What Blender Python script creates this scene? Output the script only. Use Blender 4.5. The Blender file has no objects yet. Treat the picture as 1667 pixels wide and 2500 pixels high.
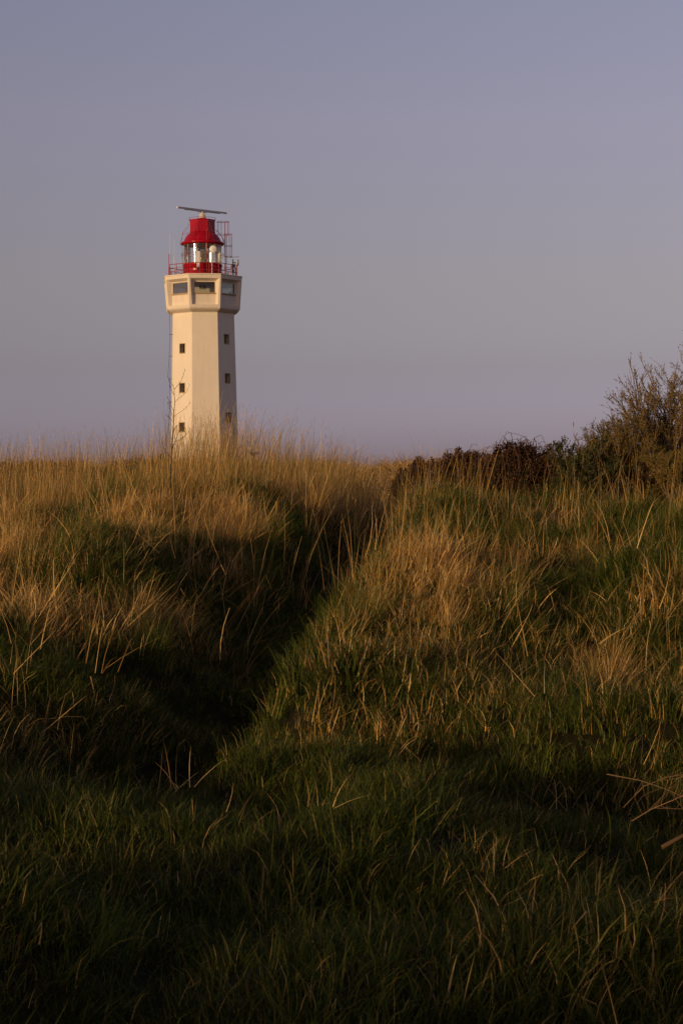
import bpy, bmesh, math, random
import numpy as np
from mathutils import Vector, Matrix

rng = np.random.default_rng(7)
random.seed(7)
R = math.radians
scene = bpy.context.scene
COL = scene.collection

# ------------------------------------------------------------------ camera
EYE = 1.6
F_PX = 4000.0                      # focal length in pixels of a 1667 x 2500 frame
PITCH = math.atan(110 / F_PX)      # looking very slightly down
ROLL = 0.0066
cam_d = bpy.data.cameras.new('camera')
cam = bpy.data.objects.new('camera', cam_d); COL.objects.link(cam)
cam_d.sensor_fit = 'VERTICAL'; cam_d.sensor_height = 36.0
cam_d.lens = 36.0 * F_PX / 2500.0
cam_d.clip_start = 0.1; cam_d.clip_end = 6000
CAM_M = Matrix.Rotation(math.pi / 2 - PITCH, 3, 'X') @ Matrix.Rotation(-ROLL, 3, 'Z')
cam.matrix_world = Matrix.Translation((0, 0, EYE)) @ CAM_M.to_4x4()
cam_d.dof.use_dof = True
cam_d.dof.focus_distance = 45.0
cam_d.dof.aperture_fstop = 20.0
scene.camera = cam

def P(u, v, y):
    """point of the place seen at photo pixel (u, v) and standing y metres ahead"""
    d = CAM_M @ Vector(((u - 833.5) / F_PX, (1250 - v) / F_PX, -1.0))
    return Vector((0, 0, EYE)) + d * (y / d.y)

# ------------------------------------------------------------------ light
SUN_EL, SUN_AZ = 8.0, 44.0         # azimuth: degrees left of straight behind the camera
sdir = Vector((-math.sin(R(SUN_AZ)) * math.cos(R(SUN_EL)), -math.cos(R(SUN_AZ)) * math.cos(R(SUN_EL)), math.sin(R(SUN_EL))))
world = bpy.data.worlds.new('World'); scene.world = world; world.use_nodes = True
wn, wl = world.node_tree.nodes, world.node_tree.links
wn.clear()
sky = wn.new('ShaderNodeTexSky'); sky.sky_type = 'NISHITA'; sky.sun_disc = False
sky.sun_elevation = R(SUN_EL)
sky.sun_rotation = math.atan2(sdir.x, sdir.y)
sky.altitude = 50; sky.air_density = 0.7; sky.dust_density = 0.6; sky.ozone_density = 1.5
geo = wn.new('ShaderNodeTexCoord')
sep = wn.new('ShaderNodeSeparateXYZ'); wl.new(geo.outputs['Generated'], sep.inputs[0])
rampw = wn.new('ShaderNodeValToRGB'); wl.new(sep.outputs['Z'], rampw.inputs[0])
SKY_TINT = [(0.0, (.46, .358, .615)), (0.015, (.462, .36, .59)), (0.06, (.58, .375, .42)), (0.11, (.853, .50, .433)), (0.206, (1.27, .712, .605)), (0.28, (1.42, .83, .71)), (1.0, (1.45, .86, .70))]
els = rampw.color_ramp.elements
els[0].position, els[0].color = SKY_TINT[0][0], (*SKY_TINT[0][1], 1)
els[1].position, els[1].color = SKY_TINT[-1][0], (*SKY_TINT[-1][1], 1)
for p_, c_ in SKY_TINT[1:-1]:
    e = els.new(p_); e.color = (*c_, 1)
wm = wn.new('ShaderNodeMix'); wm.data_type = 'RGBA'; wm.blend_type = 'MULTIPLY'; wm.inputs['Factor'].default_value = 1
wl.new(sky.outputs[0], wm.inputs['A']); wl.new(rampw.outputs[0], wm.inputs['B'])
bg = wn.new('ShaderNodeBackground'); bg.inputs['Strength'].default_value = 0.15
wl.new(wm.outputs['Result'], bg.inputs['Color'])
wo = wn.new('ShaderNodeOutputWorld'); wl.new(bg.outputs[0], wo.inputs[0])

sun_d = bpy.data.lights.new('sun', 'SUN'); sun_d.energy = 2.6; sun_d.angle = R(0.55)
sun_d.color = (0.94, 0.68, 0.34)
sun = bpy.data.objects.new('sun', sun_d); COL.objects.link(sun)
sun.rotation_euler = sdir.to_track_quat('Z', 'Y').to_euler()
sun.location = (-20, -20, 30)

vs = scene.view_settings
vs.view_transform = 'Standard'; vs.look = 'None'; vs.exposure = 0; vs.gamma = 1; vs.use_curve_mapping = False

# ------------------------------------------------------------------ helpers
def tag(o, label=None, cat=None, group=None, kind=None):
    if label: o['label'] = label
    if cat: o['category'] = cat
    if group: o['group'] = group
    if kind: o['kind'] = kind
    return o

def empty(name, loc=(0, 0, 0), rz=0, parent=None):
    o = bpy.data.objects.new(name, None); COL.objects.link(o)
    o.location = loc; o.rotation_euler = (0, 0, rz); o.empty_display_size = 0.3
    if parent: o.parent = parent
    return o

def link(name, me, parent=None, loc=None, rz=None):
    o = bpy.data.objects.new(name, me); COL.objects.link(o)
    if parent: o.parent = parent
    if loc is not None: o.location = loc
    if rz is not None: o.rotation_euler = (0, 0, rz)
    return o

class MB:
    """collects shapes for one mesh object"""
    def __init__(s): s.v = []; s.f = []; s.sm = []
    def add(s, vs_, fs, smooth=False):
        b = len(s.v); s.v += [tuple(p) for p in vs_]
        s.f += [tuple(i + b for i in f) for f in fs]; s.sm += [smooth] * len(fs); return s
    def box(s, x0, x1, y0, y1, z0, z1, m=None):
        p = [Vector((x, y, z)) for z in (z0, z1) for y in (y0, y1) for x in (x0, x1)]
        if m: p = [m @ q for q in p]
        return s.add(p, [(0, 2, 3, 1), (4, 5, 7, 6), (0, 1, 5, 4), (2, 6, 7, 3), (0, 4, 6, 2), (1, 3, 7, 5)])
    def tube(s, pts, rad, n=6, smooth=True, cap=True):
        pts = [Vector(p) for p in pts]
        rr = rad if isinstance(rad, (list, tuple)) else [rad] * len(pts)
        vs_, fs = [], []
        ref = None
        for i, p in enumerate(pts):
            d = (pts[min(i + 1, len(pts) - 1)] - pts[max(i - 1, 0)]).normalized()
            if ref is None: ref = Vector((0, 0, 1)) if abs(d.z) < .9 else Vector((1, 0, 0))
            a = d.cross(ref).normalized(); b = d.cross(a).normalized(); ref = a.cross(d).normalized() if False else ref
            for k in range(n):
                t = 2 * math.pi * k / n
                vs_.append(p + (a * math.cos(t) + b * math.sin(t)) * rr[i])
        for i in range(len(pts) - 1):
            for k in range(n):
                k2 = (k + 1) % n
                fs.append((i * n + k, i * n + k2, (i + 1) * n + k2, (i + 1) * n + k))
        s.add(vs_, fs, smooth)
        if cap:
            s.add([vs_[k] for k in range(n)], [tuple(range(n))[::-1]])
            s.add([vs_[(len(pts) - 1) * n + k] for k in range(n)], [tuple(range(n))])
        return s
    def lathe(s, prof, n=48, a0=0.0, a1=2 * math.pi, smooth=True):
        full = abs(a1 - a0 - 2 * math.pi) < 1e-6
        m = n if full else n + 1
        vs_, fs = [], []
        for r, z in prof:
            for k in range(m):
                t = a0 + (a1 - a0) * k / n
                vs_.append((r * math.cos(t), r * math.sin(t), z))
        for i in range(len(prof) - 1):
            for k in range(n):
                k2 = (k + 1) % m
                fs.append((i * m + k, i * m + k2, (i + 1) * m + k2, (i + 1) * m + k))
        return s.add(vs_, fs, smooth)
    def octo(s, prof):
        return s.lathe(prof, 8, R(22.5), R(22.5) + 2 * math.pi, smooth=False)
    def mesh(s, name, mat):
        me = bpy.data.meshes.new(name); me.from_pydata(s.v, [], s.f)
        me.polygons.foreach_set('use_smooth', s.sm); me.materials.append(mat); me.update()
        return me
    def build(s, name, mat, parent=None, loc=None, rz=None, fix=True):
        me = s.mesh(name, mat)
        if fix:
            bm = bmesh.new(); bm.from_mesh(me); bmesh.ops.recalc_face_normals(bm, faces=bm.faces); bm.to_mesh(me); bm.free()
        return link(name, me, parent, loc, rz)

def np_mesh(name, V, Fc, mat, col=None):
    """V (n,3), Fc (m,k) all faces with k corners; col (n,2) -> attribute 'bc'"""
    me = bpy.data.meshes.new(name)
    n, m, k = len(V), len(Fc), Fc.shape[1]
    me.vertices.add(n); me.vertices.foreach_set('co', V.astype(np.float32).ravel())
    me.loops.add(m * k); me.loops.foreach_set('vertex_index', Fc.astype(np.int32).ravel())
    me.polygons.add(m)
    me.polygons.foreach_set('loop_start', np.arange(0, m * k, k, dtype=np.int32))
    me.polygons.foreach_set('use_smooth', np.ones(m, dtype=bool))
    me.update(calc_edges=True)
    if col is not None:
        a = me.color_attributes.new('bc', 'FLOAT_COLOR', 'POINT')
        c = np.zeros((n, 4), np.float32); c[:, :col.shape[1]] = col; c[:, 3] = 1
        a.data.foreach_set('color', c.ravel())
    me.materials.append(mat)
    return me

# ------------------------------------------------------------------ noise
_P = np.random.default_rng(3).random((256, 256))
def vnoise(x, y, s, seed=0):
    x = np.asarray(x, float) / s + 37.3 * seed + 100; y = np.asarray(y, float) / s + 91.7 * seed + 100
    xi, yi = np.floor(x).astype(int), np.floor(y).astype(int)
    fx, fy = x - xi, y - yi
    fx, fy = fx * fx * (3 - 2 * fx), fy * fy * (3 - 2 * fy)
    g = lambda a, b: _P[a % 256, b % 256]
    return (g(xi, yi) * (1 - fx) + g(xi + 1, yi) * fx) * (1 - fy) + (g(xi, yi + 1) * (1 - fx) + g(xi + 1, yi + 1) * fx) * fy

def sstep(a, b, x):
    t = np.clip((np.asarray(x, float) - a) / (b - a), 0, 1); return t * t * (3 - 2 * t)

TR_Y = [0, 4, 6.5, 8.4, 11, 14, 15.4, 18.7, 21, 30]
TR_X = [-2.0, -1.2, -0.85, -0.80, -0.66, -0.36, -0.06, 0.28, 0.5, 0.9]
def trough_x(y): return np.interp(y, TR_Y, TR_X)
def trough(x, y):
    d = (x - trough_x(y))
    w = np.where(d < 0, 0.90 - .48 * sstep(11.5, 15.5, y), 0.38)
    amp = sstep(5.5, 10.5, y) * (1 - 0.55 * sstep(19, 24, y))
    return amp * np.exp(-(d / w) ** 2)

SHADE_BANK_H = 1.55  # height of the unseen bank added to put the foreground in shade
def ground_z(x, y):
    x = np.asarray(x, float); y = np.asarray(y, float)
    z = 1.0 * sstep(3.5, 20.5, y)
    q = -(x * math.sin(R(SUN_AZ)) + y * math.cos(R(SUN_AZ)))            # metres towards the sun
    along = x * math.cos(R(SUN_AZ)) - y * math.sin(R(SUN_AZ))
    bank = (SHADE_BANK_H + .15 * np.exp(-((along + 5) / 2.3) ** 2) + 1.5 * (vnoise(along, q * .3, 2.2, 51) - .5) + .8 * (vnoise(along, q, .9, 52) - .5))
    z = z + bank * sstep(4.5, 11, q) * (1 - .75 * sstep(14, 40, q))      # bank added out of view behind the viewpoint to shade the near slope
    near = 1 - sstep(30, 60, y)
    z = z + near * (0.17 * np.exp(-((x + 1.5) / 1.1) ** 2) - 0.02 * sstep(0.3, 1.6, x)) * sstep(14, 20, y)
    z = z - 0.60 * trough(x, y)
    z = z + 0.16 * np.exp(-((x - 0.75) / 0.5) ** 2 - ((y - 13.2) / 2.0) ** 2)          # sunlit shoulder right of the trough
    z = z + 0.14 * np.exp(-((x + 2.0) / 0.7) ** 2 - ((y - 13.5) / 2.0) ** 2)
    fade = (1 - sstep(35, 70, y))
    z = z + (1 - sstep(9.5, 13, y)) * sstep(2, 4.5, y) * (.17 * (vnoise(x, y, .62, 61) - .5) + .24 * (vnoise(x, y, 1.25, 62) - .5))    # hummocks of the near turf
    z = z + fade * (0.34 * (vnoise(x, y, 1.7, 1) - 0.5) + 0.38 * (vnoise(x, y, 0.75, 2) - 0.5) + 0.11 * (vnoise(x, y, 0.28, 3) - 0.5))
    z = z + 0.47 * sstep(28, 66, y) - 8.2 * sstep(78, 125, y)
    z = z + 1.5 * (vnoise(x, y, 60, 4) - 0.5) * sstep(60, 150, np.hypot(x, y))
    return z

# ------------------------------------------------------------------ materials
def mat(name):
    m = bpy.data.materials.new(name); m.use_nodes = True
    nt = m.node_tree; b = nt.nodes['Principled BSDF']
    return m, nt, b

def paint(name, col, rough=0.5, noise=0.08, scale=3.0, streak=0.0, metal=0.0, spec=0.5, bump=0.0, dirt=None):
    m, nt, b = mat(name)
    n = nt.nodes; l = nt.links
    tc = n.new('ShaderNodeTexCoord')
    nz = n.new('ShaderNodeTexNoise'); nz.inputs['Scale'].default_value = scale; nz.inputs['Detail'].default_value = 8
    l.new(tc.outputs['Object'], nz.inputs['Vector'])
    mr = n.new('ShaderNodeMapRange'); mr.inputs['From Min'].default_value = .3; mr.inputs['From Max'].default_value = .7
    mr.inputs['To Min'].default_value = 1 - noise; mr.inputs['To Max'].default_value = 1 + noise * .5
    l.new(nz.outputs['Fac'], mr.inputs['Value'])
    mul = n.new('ShaderNodeMix'); mul.data_type = 'RGBA'; mul.blend_type = 'MULTIPLY'; mul.inputs['Factor'].default_value = 1
    mul.inputs['A'].default_value = (*col, 1); l.new(mr.outputs['Result'], mul.inputs['B'])
    out = mul.outputs['Result']
    if streak > 0:
        mp = n.new('ShaderNodeMapping'); mp.inputs['Scale'].default_value = (3.0, 3.0, 0.22)
        l.new(tc.outputs['Object'], mp.inputs['Vector'])
        n2 = n.new('ShaderNodeTexNoise'); n2.inputs['Scale'].default_value = 1.6; n2.inputs['Detail'].default_value = 6
        l.new(mp.outputs[0], n2.inputs['Vector'])
        r2 = n.new('ShaderNodeMapRange'); r2.inputs['From Min'].default_value = .5; r2.inputs['From Max'].default_value = .78
        r2.inputs['To Max'].default_value = streak
        l.new(n2.outputs['Fac'], r2.inputs['Value'])
        mx = n.new('ShaderNodeMix'); mx.data_type = 'RGBA'
        mx.inputs['B'].default_value = (*(dirt or (col[0] * .6, col[1] * .52, col[2] * .45)), 1)
        l.new(r2.outputs['Result'], mx.inputs['Factor']); l.new(out, mx.inputs['A']); out = mx.outputs['Result']
    l.new(out, b.inputs['Base Color'])
    b.inputs['Roughness'].default_value = rough; b.inputs['Metallic'].default_value = metal
    b.inputs['Specular IOR Level'].default_value = spec
    if bump > 0:
        bp = n.new('ShaderNodeBump'); bp.inputs['Strength'].default_value = bump; bp.inputs['Distance'].default_value = .02
        n3 = n.new('ShaderNodeTexNoise'); n3.inputs['Scale'].default_value = 18; n3.inputs['Detail'].default_value = 5
        l.new(tc.outputs['Object'], n3.inputs['Vector']); l.new(n3.outputs['Fac'], bp.inputs['Height']); l.new(bp.outputs[0], b.inputs['Normal'])
    return m

M = {}
M['render'] = paint('cream_render', (.82, .72, .58), .85, .05, .5, .16, bump=.25, spec=.2)
M['concrete'] = paint('cream_concrete', (.78, .675, .54), .85, .05, 1.5, .22, bump=.25, spec=.2)
M['room'] = paint('room_plaster', (.62, .55, .45), .9, .05)
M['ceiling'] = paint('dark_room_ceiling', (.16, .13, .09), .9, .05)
M['sill'] = paint('ochre_sill', (.42, .29, .16), .7, .1)
M['frame'] = paint('ochre_frame', (.38, .28, .14), .7, .1)
M['red'] = paint('gloss_red_paint', (.38, .003, .014), .22, .08, 2.0, .06, spec=.3, dirt=(.22, .006, .01))
M['redrail'] = paint('red_rail_paint', (.36, .012, .014), .45, .15, 4)
M['grey'] = paint('grey_metal', (.42, .42, .45), .4, .1)
M['white'] = paint('white_plastic', (.78, .74, .68), .4, .04)
M['cream_metal'] = paint('cream_metal', (.66, .60, .46), .45, .06)
M['black'] = paint('black_metal', (.02, .02, .022), .5, .1)
M['cable'] = paint('cable_metal', (.12, .10, .09), .6, .1)
M['dark'] = paint('dark_interior', (.03, .025, .02), .8, .1)

def glass(name, tint=(1, 1, 1), refl=1.0, rough=0.02, base=0.0):
    m = bpy.data.materials.new(name); m.use_nodes = True
    n, l = m.node_tree.nodes, m.node_tree.links; n.clear()
    tr = n.new('ShaderNodeBsdfTransparent'); tr.inputs[0].default_value = (*tint, 1)
    gl = n.new('ShaderNodeBsdfGlossy'); gl.inputs['Roughness'].default_value = rough
    fr = n.new('ShaderNodeFresnel'); fr.inputs['IOR'].default_value = 1.5
    mm = n.new('ShaderNodeMath'); mm.operation = 'MULTIPLY_ADD'; mm.inputs[1].default_value = refl; mm.inputs[2].default_value = base; mm.use_clamp = True
    l.new(fr.outputs[0], mm.inputs[0])
    mx = n.new('ShaderNodeMixShader'); l.new(mm.outputs[0], mx.inputs[0]); l.new(tr.outputs[0], mx.inputs[1]); l.new(gl.outputs[0], mx.inputs[2])
    o = n.new('ShaderNodeOutputMaterial'); l.new(mx.outputs[0], o.inputs[0])
    return m
M['glass'] = glass('room_glass', (.93, .94, .92), .8)
M['lanternglass'] = glass('lantern_glass', (.95, .94, .88), .8, .06, .0)
M['lens'] = glass('lens_glass', (.78, .75, .58), 2.0, .10, .08)

def veg(name, c_lo, c_hi, d_lo=None, d_hi=None, transl=.3, rough=.6, gloss=.14):
    """foliage: colour runs c_lo..c_hi by the per-blade random in 'bc'; dryness (instance attribute 'tint') moves it to d_lo..d_hi"""
    m = bpy.data.materials.new(name); m.use_nodes = True
    n, l = m.node_tree.nodes, m.node_tree.links; n.clear()
    at = n.new('ShaderNodeAttribute'); at.attribute_name = 'bc'
    sp = n.new('ShaderNodeSeparateColor'); l.new(at.outputs['Color'], sp.inputs[0])
    mx = n.new('ShaderNodeMix'); mx.data_type = 'RGBA'; mx.inputs['A'].default_value = (*c_lo, 1); mx.inputs['B'].default_value = (*c_hi, 1)
    l.new(sp.outputs[0], mx.inputs['Factor']); col = mx.outputs['Result']
    if d_lo:
        m2 = n.new('ShaderNodeMix'); m2.data_type = 'RGBA'; m2.inputs['A'].default_value = (*d_lo, 1); m2.inputs['B'].default_value = (*d_hi, 1)
        l.new(sp.outputs[0], m2.inputs['Factor'])
        ti = n.new('ShaderNodeAttribute'); ti.attribute_type = 'INSTANCER'; ti.attribute_name = 'tint'
        # a blade is dry when tint > its own threshold (stored in the third channel)
        sb = n.new('ShaderNodeMath'); sb.operation = 'SUBTRACT'; l.new(ti.outputs['Fac'], sb.inputs[0]); l.new(sp.outputs[2], sb.inputs[1])
        ml = n.new('ShaderNodeMath'); ml.operation = 'MULTIPLY_ADD'; ml.inputs[1].default_value = 4.0; ml.inputs[2].default_value = .5; ml.use_clamp = True
        l.new(sb.outputs[0], ml.inputs[0])
        m3 = n.new('ShaderNodeMix'); m3.data_type = 'RGBA'; l.new(ml.outputs[0], m3.inputs['Factor'])
        l.new(col, m3.inputs['A']); l.new(m2.outputs['Result'], m3.inputs['B']); col = m3.outputs['Result']
    oi = n.new('ShaderNodeObjectInfo')
    mr = n.new('ShaderNodeMapRange'); mr.inputs['To Min'].default_value = .72; mr.inputs['To Max'].default_value = 1.2
    l.new(oi.outputs['Random'], mr.inputs['Value'])
    m4 = n.new('ShaderNodeMix'); m4.data_type = 'RGBA'; m4.blend_type = 'MULTIPLY'; m4.inputs['Factor'].default_value = 1
    l.new(col, m4.inputs['A']); l.new(mr.outputs['Result'], m4.inputs['B']); col = m4.outputs['Result']
    pb = n.new('ShaderNodeBsdfPrincipled'); pb.inputs['Roughness'].default_value = rough; pb.inputs['Specular IOR Level'].default_value = gloss
    l.new(col, pb.inputs['Base Color'])
    tl = n.new('ShaderNodeBsdfTranslucent'); l.new(col, tl.inputs[0])
    ms = n.new('ShaderNodeMixShader'); ms.inputs[0].default_value = transl
    l.new(pb.outputs[0], ms.inputs[1]); l.new(tl.outputs[0], ms.inputs[2])
    o = n.new('ShaderNodeOutputMaterial'); l.new(ms.outputs[0], o.inputs[0])
    return m

STRAW_LO, STRAW_HI = (.19, .088, .020), (.88, .56, .20)
M['grass'] = veg('green_grass_blades', (.014, .032, .004), (.10, .115, .012), STRAW_LO, STRAW_HI, .14)
M['straw'] = veg('dry_grass_blades', (.025, .055, .006), (.11, .15, .016), STRAW_LO, STRAW_HI, .14)
M['deadstem'] = veg('dead_stem', (.12, .07, .03), (.24, .145, .065), transl=0.0)
M['bark'] = veg('grey_brown_bark', (.085, .055, .035), (.14, .095, .055), transl=0)
M['twig'] = veg('brown_twig', (.15, .095, .04), (.28, .18, .08), transl=0)
M['budleaf'] = veg('olive_leaf', (.12, .095, .018), (.32, .22, .05), transl=.25)
M['everleaf'] = veg('evergreen_leaf', (.035, .05, .012), (.12, .12, .035), transl=.2)
M['brambleleaf'] = veg('bramble_leaf', (.03, .014, .009), (.09, .044, .022), transl=.15)
M['cane'] = veg('bramble_cane', (.07, .035, .022), (.18, .095, .05), transl=0)

def soil():
    m, nt, b = mat('thatch_and_soil')
    n, l = nt.nodes, nt.links
    tc = n.new('ShaderNodeTexCoord')
    nz = n.new('ShaderNodeTexNoise'); nz.inputs['Scale'].default_value = 2.2; nz.inputs['Detail'].default_value = 9
    l.new(tc.outputs['Object'], nz.inputs['Vector'])
    cr = n.new('ShaderNodeValToRGB'); l.new(nz.outputs['Fac'], cr.inputs[0])
    cr.color_ramp.elements[0].position = .35; cr.color_ramp.elements[0].color = (.008, .007, .003, 1)
    cr.color_ramp.elements[1].position = .7; cr.color_ramp.elements[1].color = (.026, .020, .008, 1)
    sx = n.new('ShaderNodeSeparateXYZ'); l.new(tc.outputs['Object'], sx.inputs[0])
    mr = n.new('ShaderNodeMapRange'); mr.inputs['From Min'].default_value = 26; mr.inputs['From Max'].default_value = 40; l.new(sx.outputs['Y'], mr.inputs['Value'])
    mx = n.new('ShaderNodeMix'); mx.data_type = 'RGBA'; mx.inputs['B'].default_value = (.13, .075, .03, 1)
    l.new(mr.outputs['Result'], mx.inputs['Factor']); l.new(cr.outputs[0], mx.inputs['A'])
    l.new(mx.outputs['Result'], b.inputs['Base Color']); b.inputs['Roughness'].default_value = .95; b.inputs['Specular IOR Level'].default_value = .1
    return m
M['soil'] = soil()

# ------------------------------------------------------------------ ground: one sheet out to the horizon
def axis(bounds):
    out = []
    for a, b, n in bounds: out += list(np.linspace(a, b, n, endpoint=False))
    return np.array(out + [bounds[-1][1]])
gx = axis([(-3000, -300, 12), (-300, -40, 26), (-40, -9, 30), (-9, 9, 180), (9, 40, 30), (40, 300, 26), (300, 3000, 12)])
gy = axis([(-3000, -200, 12), (-200, -12, 20), (-12, 28, 320), (28, 60, 50), (60, 300, 50), (300, 4500, 14)])
X, Y = np.meshgrid(gx, gy)
V = np.stack([X, Y, ground_z(X, Y)], -1).reshape(-1, 3)
nx, ny = len(gx), len(gy)
ii = (np.arange(ny - 1)[:, None] * nx + np.arange(nx - 1)[None]).ravel()
Fc = np.stack([ii, ii + 1, ii + nx + 1, ii + nx], -1)
ground = link('ground', np_mesh('ground', V, Fc, M['soil']))
tag(ground, kind='structure')

# ------------------------------------------------------------------ lighthouse
TD = 160.0
tw = P(495.6, 700, TD)
BASE = -6.6
Z = lambda zr: zr + EYE - BASE          # height above the eye -> height above the tower base
TOWER = empty('lighthouse', (tw.x, tw.y, BASE), R(7.8))
tag(TOWER, 'octagonal cream lighthouse with red lantern and glazed watch room standing beyond the grassy rise', 'lighthouse')

# shaft, with real openings in two faces
RT, ZT = 3.17, Z(14.9); RB, ZB = 3.70, -0.4
ap = lambda z: (RB + (RT - RB) * (z - ZB) / (ZT - ZB)) * math.cos(R(22.5))
hw = lambda z: (RB + (RT - RB) * (z - ZB) / (ZT - ZB)) * math.sin(R(22.5))
WL = [Z(z) for z in (11.47, 7.69, 3.91, .13)]; WR = [Z(z) for z in (12.38, 8.61, 4.84, 1.06)]
WW, WH = .33, .45
def face_holes(mb, k, holes):
    m = Matrix.Rotation(R(45 * k), 4, 'Z')
    pt = lambda u, z, d=0: m @ Vector((u, -ap(z) + d, z))
    zs = [ZB] + sorted(sum([[h - WH, h + WH] for h in holes], [])) + [ZT]
    for i in range(len(zs) - 1):
        a, b = zs[i], zs[i + 1]
        if i % 2 == 1:
            mb.add([pt(-hw(a), a), pt(-WW, a), pt(-WW, b), pt(-hw(b), b)], [(0, 1, 2, 3)])
            mb.add([pt(WW, a), pt(hw(a), a), pt(hw(b), b), pt(WW, b)], [(0, 1, 2, 3)])
            q = [(-WW, a), (WW, a), (WW, b), (-WW, b)]
            for j in range(4):
                (u0, z0), (u1, z1) = q[j], q[(j + 1) % 4]
                mb.add([pt(u0, z0), pt(u0, z0, .42), pt(u1, z1, .42), pt(u1, z1)], [(0, 1, 2, 3)])
        else:
            mb.add([pt(-hw(a), a), pt(hw(a), a), pt(hw(b), b), pt(-hw(b), b)], [(0, 1, 2, 3)])
shaft = MB()
for k in range(8):
    face_holes(shaft, k, WL if k == 7 else WR if k == 1 else [])
shaft.build('tower_wall', M['render'], TOWER, fix=False)
# tower windows
def ring(mb, w, h, t, y0, y1):
    mb.box(-w, w, y0, y1, h - t, h); mb.box(-w, w, y0, y1, -h, -h + t)
    mb.box(-w, -w + t, y0, y1, -h + t, h - t); mb.box(w - t, w, y0, y1, -h + t, h - t)
f_ = MB(); ring(f_, WW + .045, WH + .045, .075, -.035, .10)
fr_me = f_.mesh('window', M['frame'])
p_ = MB(); p_.box(-WW, WW, .36, .38, -WH, WH)
pane_dark = M['winpane'] = paint('dark_window_glass', (.02, .018, .014), .12, .1)
pn_me = p_.mesh('pane', pane_dark)
s_ = MB(); s_.box(-WW + .05, -WW + .09, .30, .355, -WH, WH); s_.box(WW - .09, WW - .05, .30, .355, -WH, WH); s_.box(-WW + .09, WW - .09, .30, .355, -WH, -WH + .05)
ca_me = s_.mesh('casement', M['frame'])
for k, hs in ((7, WL), (1, WR)):
    for h in hs:
        m = Matrix.Rotation(R(45 * k), 3, 'Z')
        w = link('window', fr_me, TOWER, m @ Vector((0, -ap(h), h)), R(45 * k))
        w.rotation_euler.x = 0
        link('pane', pn_me, w); link('casement', ca_me, w)

# cove under the watch room
cv = MB(); cv.octo([(RT - .01, Z(14.86)), (3.24, Z(14.93)), (3.50, Z(15.05)), (3.70, Z(15.18)), (3.765, Z(15.28)), (3.3, Z(15.33)), (2.8, Z(15.33))])
cv.build('cove', M['concrete'], TOWER, fix=False)

# watch room bays
c22, s22 = math.cos(R(22.5)), math.sin(R(22.5))
Rb, zb, Rtp, zt = 3.77, Z(15.282), 4.0, Z(18.37)
apo = lambda z: (Rb + (Rtp - Rb) * (z - zb) / (zt - zb)) * c22
bay = MB()
o_ = [(-Rb * s22, zb), (Rb * s22, zb), (Rtp * s22, zt), (-Rtp * s22, zt)]
hole = [(-1.23, Z(15.58)), (1.23, Z(15.58)), (1.38, Z(18.06)), (-1.38, Z(18.06))]
IP = 3.22
inn = [(-1.05, Z(15.60)), (1.05, Z(15.60)), (1.05, Z(17.83)), (-1.05, Z(17.83))]
wz0, wz1, wwid = Z(16.70), Z(17.76), .99
win = [(-wwid, wz0), (wwid, wz0), (wwid, wz1), (-wwid, wz1)]
def fp(q, y=None): return (q[0], -(apo(q[1]) if y is None else y), q[1])
for j in range(4):
    k = (j + 1) % 4
    bay.add([fp(o_[j]), fp(o_[k]), fp(hole[k]), fp(hole[j])], [(0, 1, 2, 3)])
    bay.add([fp(hole[j]), fp(hole[k]), fp(inn[k], IP), fp(inn[j], IP)], [(0, 1, 2, 3)])
    bay.add([fp(inn[j], IP), fp(inn[k], IP), fp(win[k], IP), fp(win[j], IP)], [(0, 1, 2, 3)])
    bay.add([fp(win[j], IP), fp(win[k], IP), fp(win[k], IP - .14), fp(win[j], IP - .14)], [(0, 1, 2, 3)])
bay_me = bay.mesh('bay', M['concrete'])
wf = MB(); t = .045
wf.box(-wwid, wwid, -IP + .03, -IP + .09, wz0, wz0 + t); wf.box(-wwid, wwid, -IP + .03, -IP + .09, wz1 - t, wz1)
wf.box(-wwid, -wwid + t, -IP + .03, -IP + .09, wz0 + t, wz1 - t); wf.box(wwid - t, wwid, -IP + .03, -IP + .09, wz0 + t, wz1 - t)
wf_me = wf.mesh('window_frame', M['frame'])
pg = MB(); pg.box(-wwid + t, wwid - t, -IP + .055, -IP + .062, wz0 + t, wz1 - t); pg_me = pg.mesh('pane', M['glass'])
sl = MB(); sl.box(-1.045, 1.045, -IP - .09, -IP - .002, wz0 - .11, wz0 - .005); sl.box(-1.045, 1.045, -IP - .12, -IP - .09, wz0 - .06, wz0 - .005); sl_me = sl.mesh('sill', M['sill'])
for k in range(8):
    b_ = link('bay', bay_me, TOWER, (0, 0, 0), R(45 * k))
    link('window_frame', wf_me, b_); link('pane', pg_me, b_); link('sill', sl_me, b_)
# room inside
rm = MB(); rm.octo([(0.01, Z(16.1)), (3.3, Z(16.1))]); rm.build('room_floor', M['room'], TOWER)
rc = MB(); rc.octo([(0.01, Z(17.9)), (3.3, Z(17.9))]); rc.build('room_ceiling', M['ceiling'], TOWER)
co = MB(); co.box(-1.25, 1.25, -1.2, 1.2, Z(16.11), Z(17.89)); core = co.build('stair_core', M['room'], TOWER)
iw = MB(); iw.box(-.40, .22, -1.23, -1.203, Z(17.28), Z(17.62)); iw.build('hatch', M['dark'], core)
ib = MB(); ib.box(-.44, .26, -1.245, -1.232, Z(17.23), Z(17.28)); ib.box(-.1, -.07, -1.245, -1.232, Z(17.28), Z(17.62)); ib.box(-.25, -.23, -1.245, -1.232, Z(17.28), Z(17.62)); ib.build('hatch_frame', M['room'], core)
dk = MB(); dk.box(2.55, 2.85, .2, .9, Z(16.11), Z(17.15)); dk.build('cabinet', M['dark'], TOWER)
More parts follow.
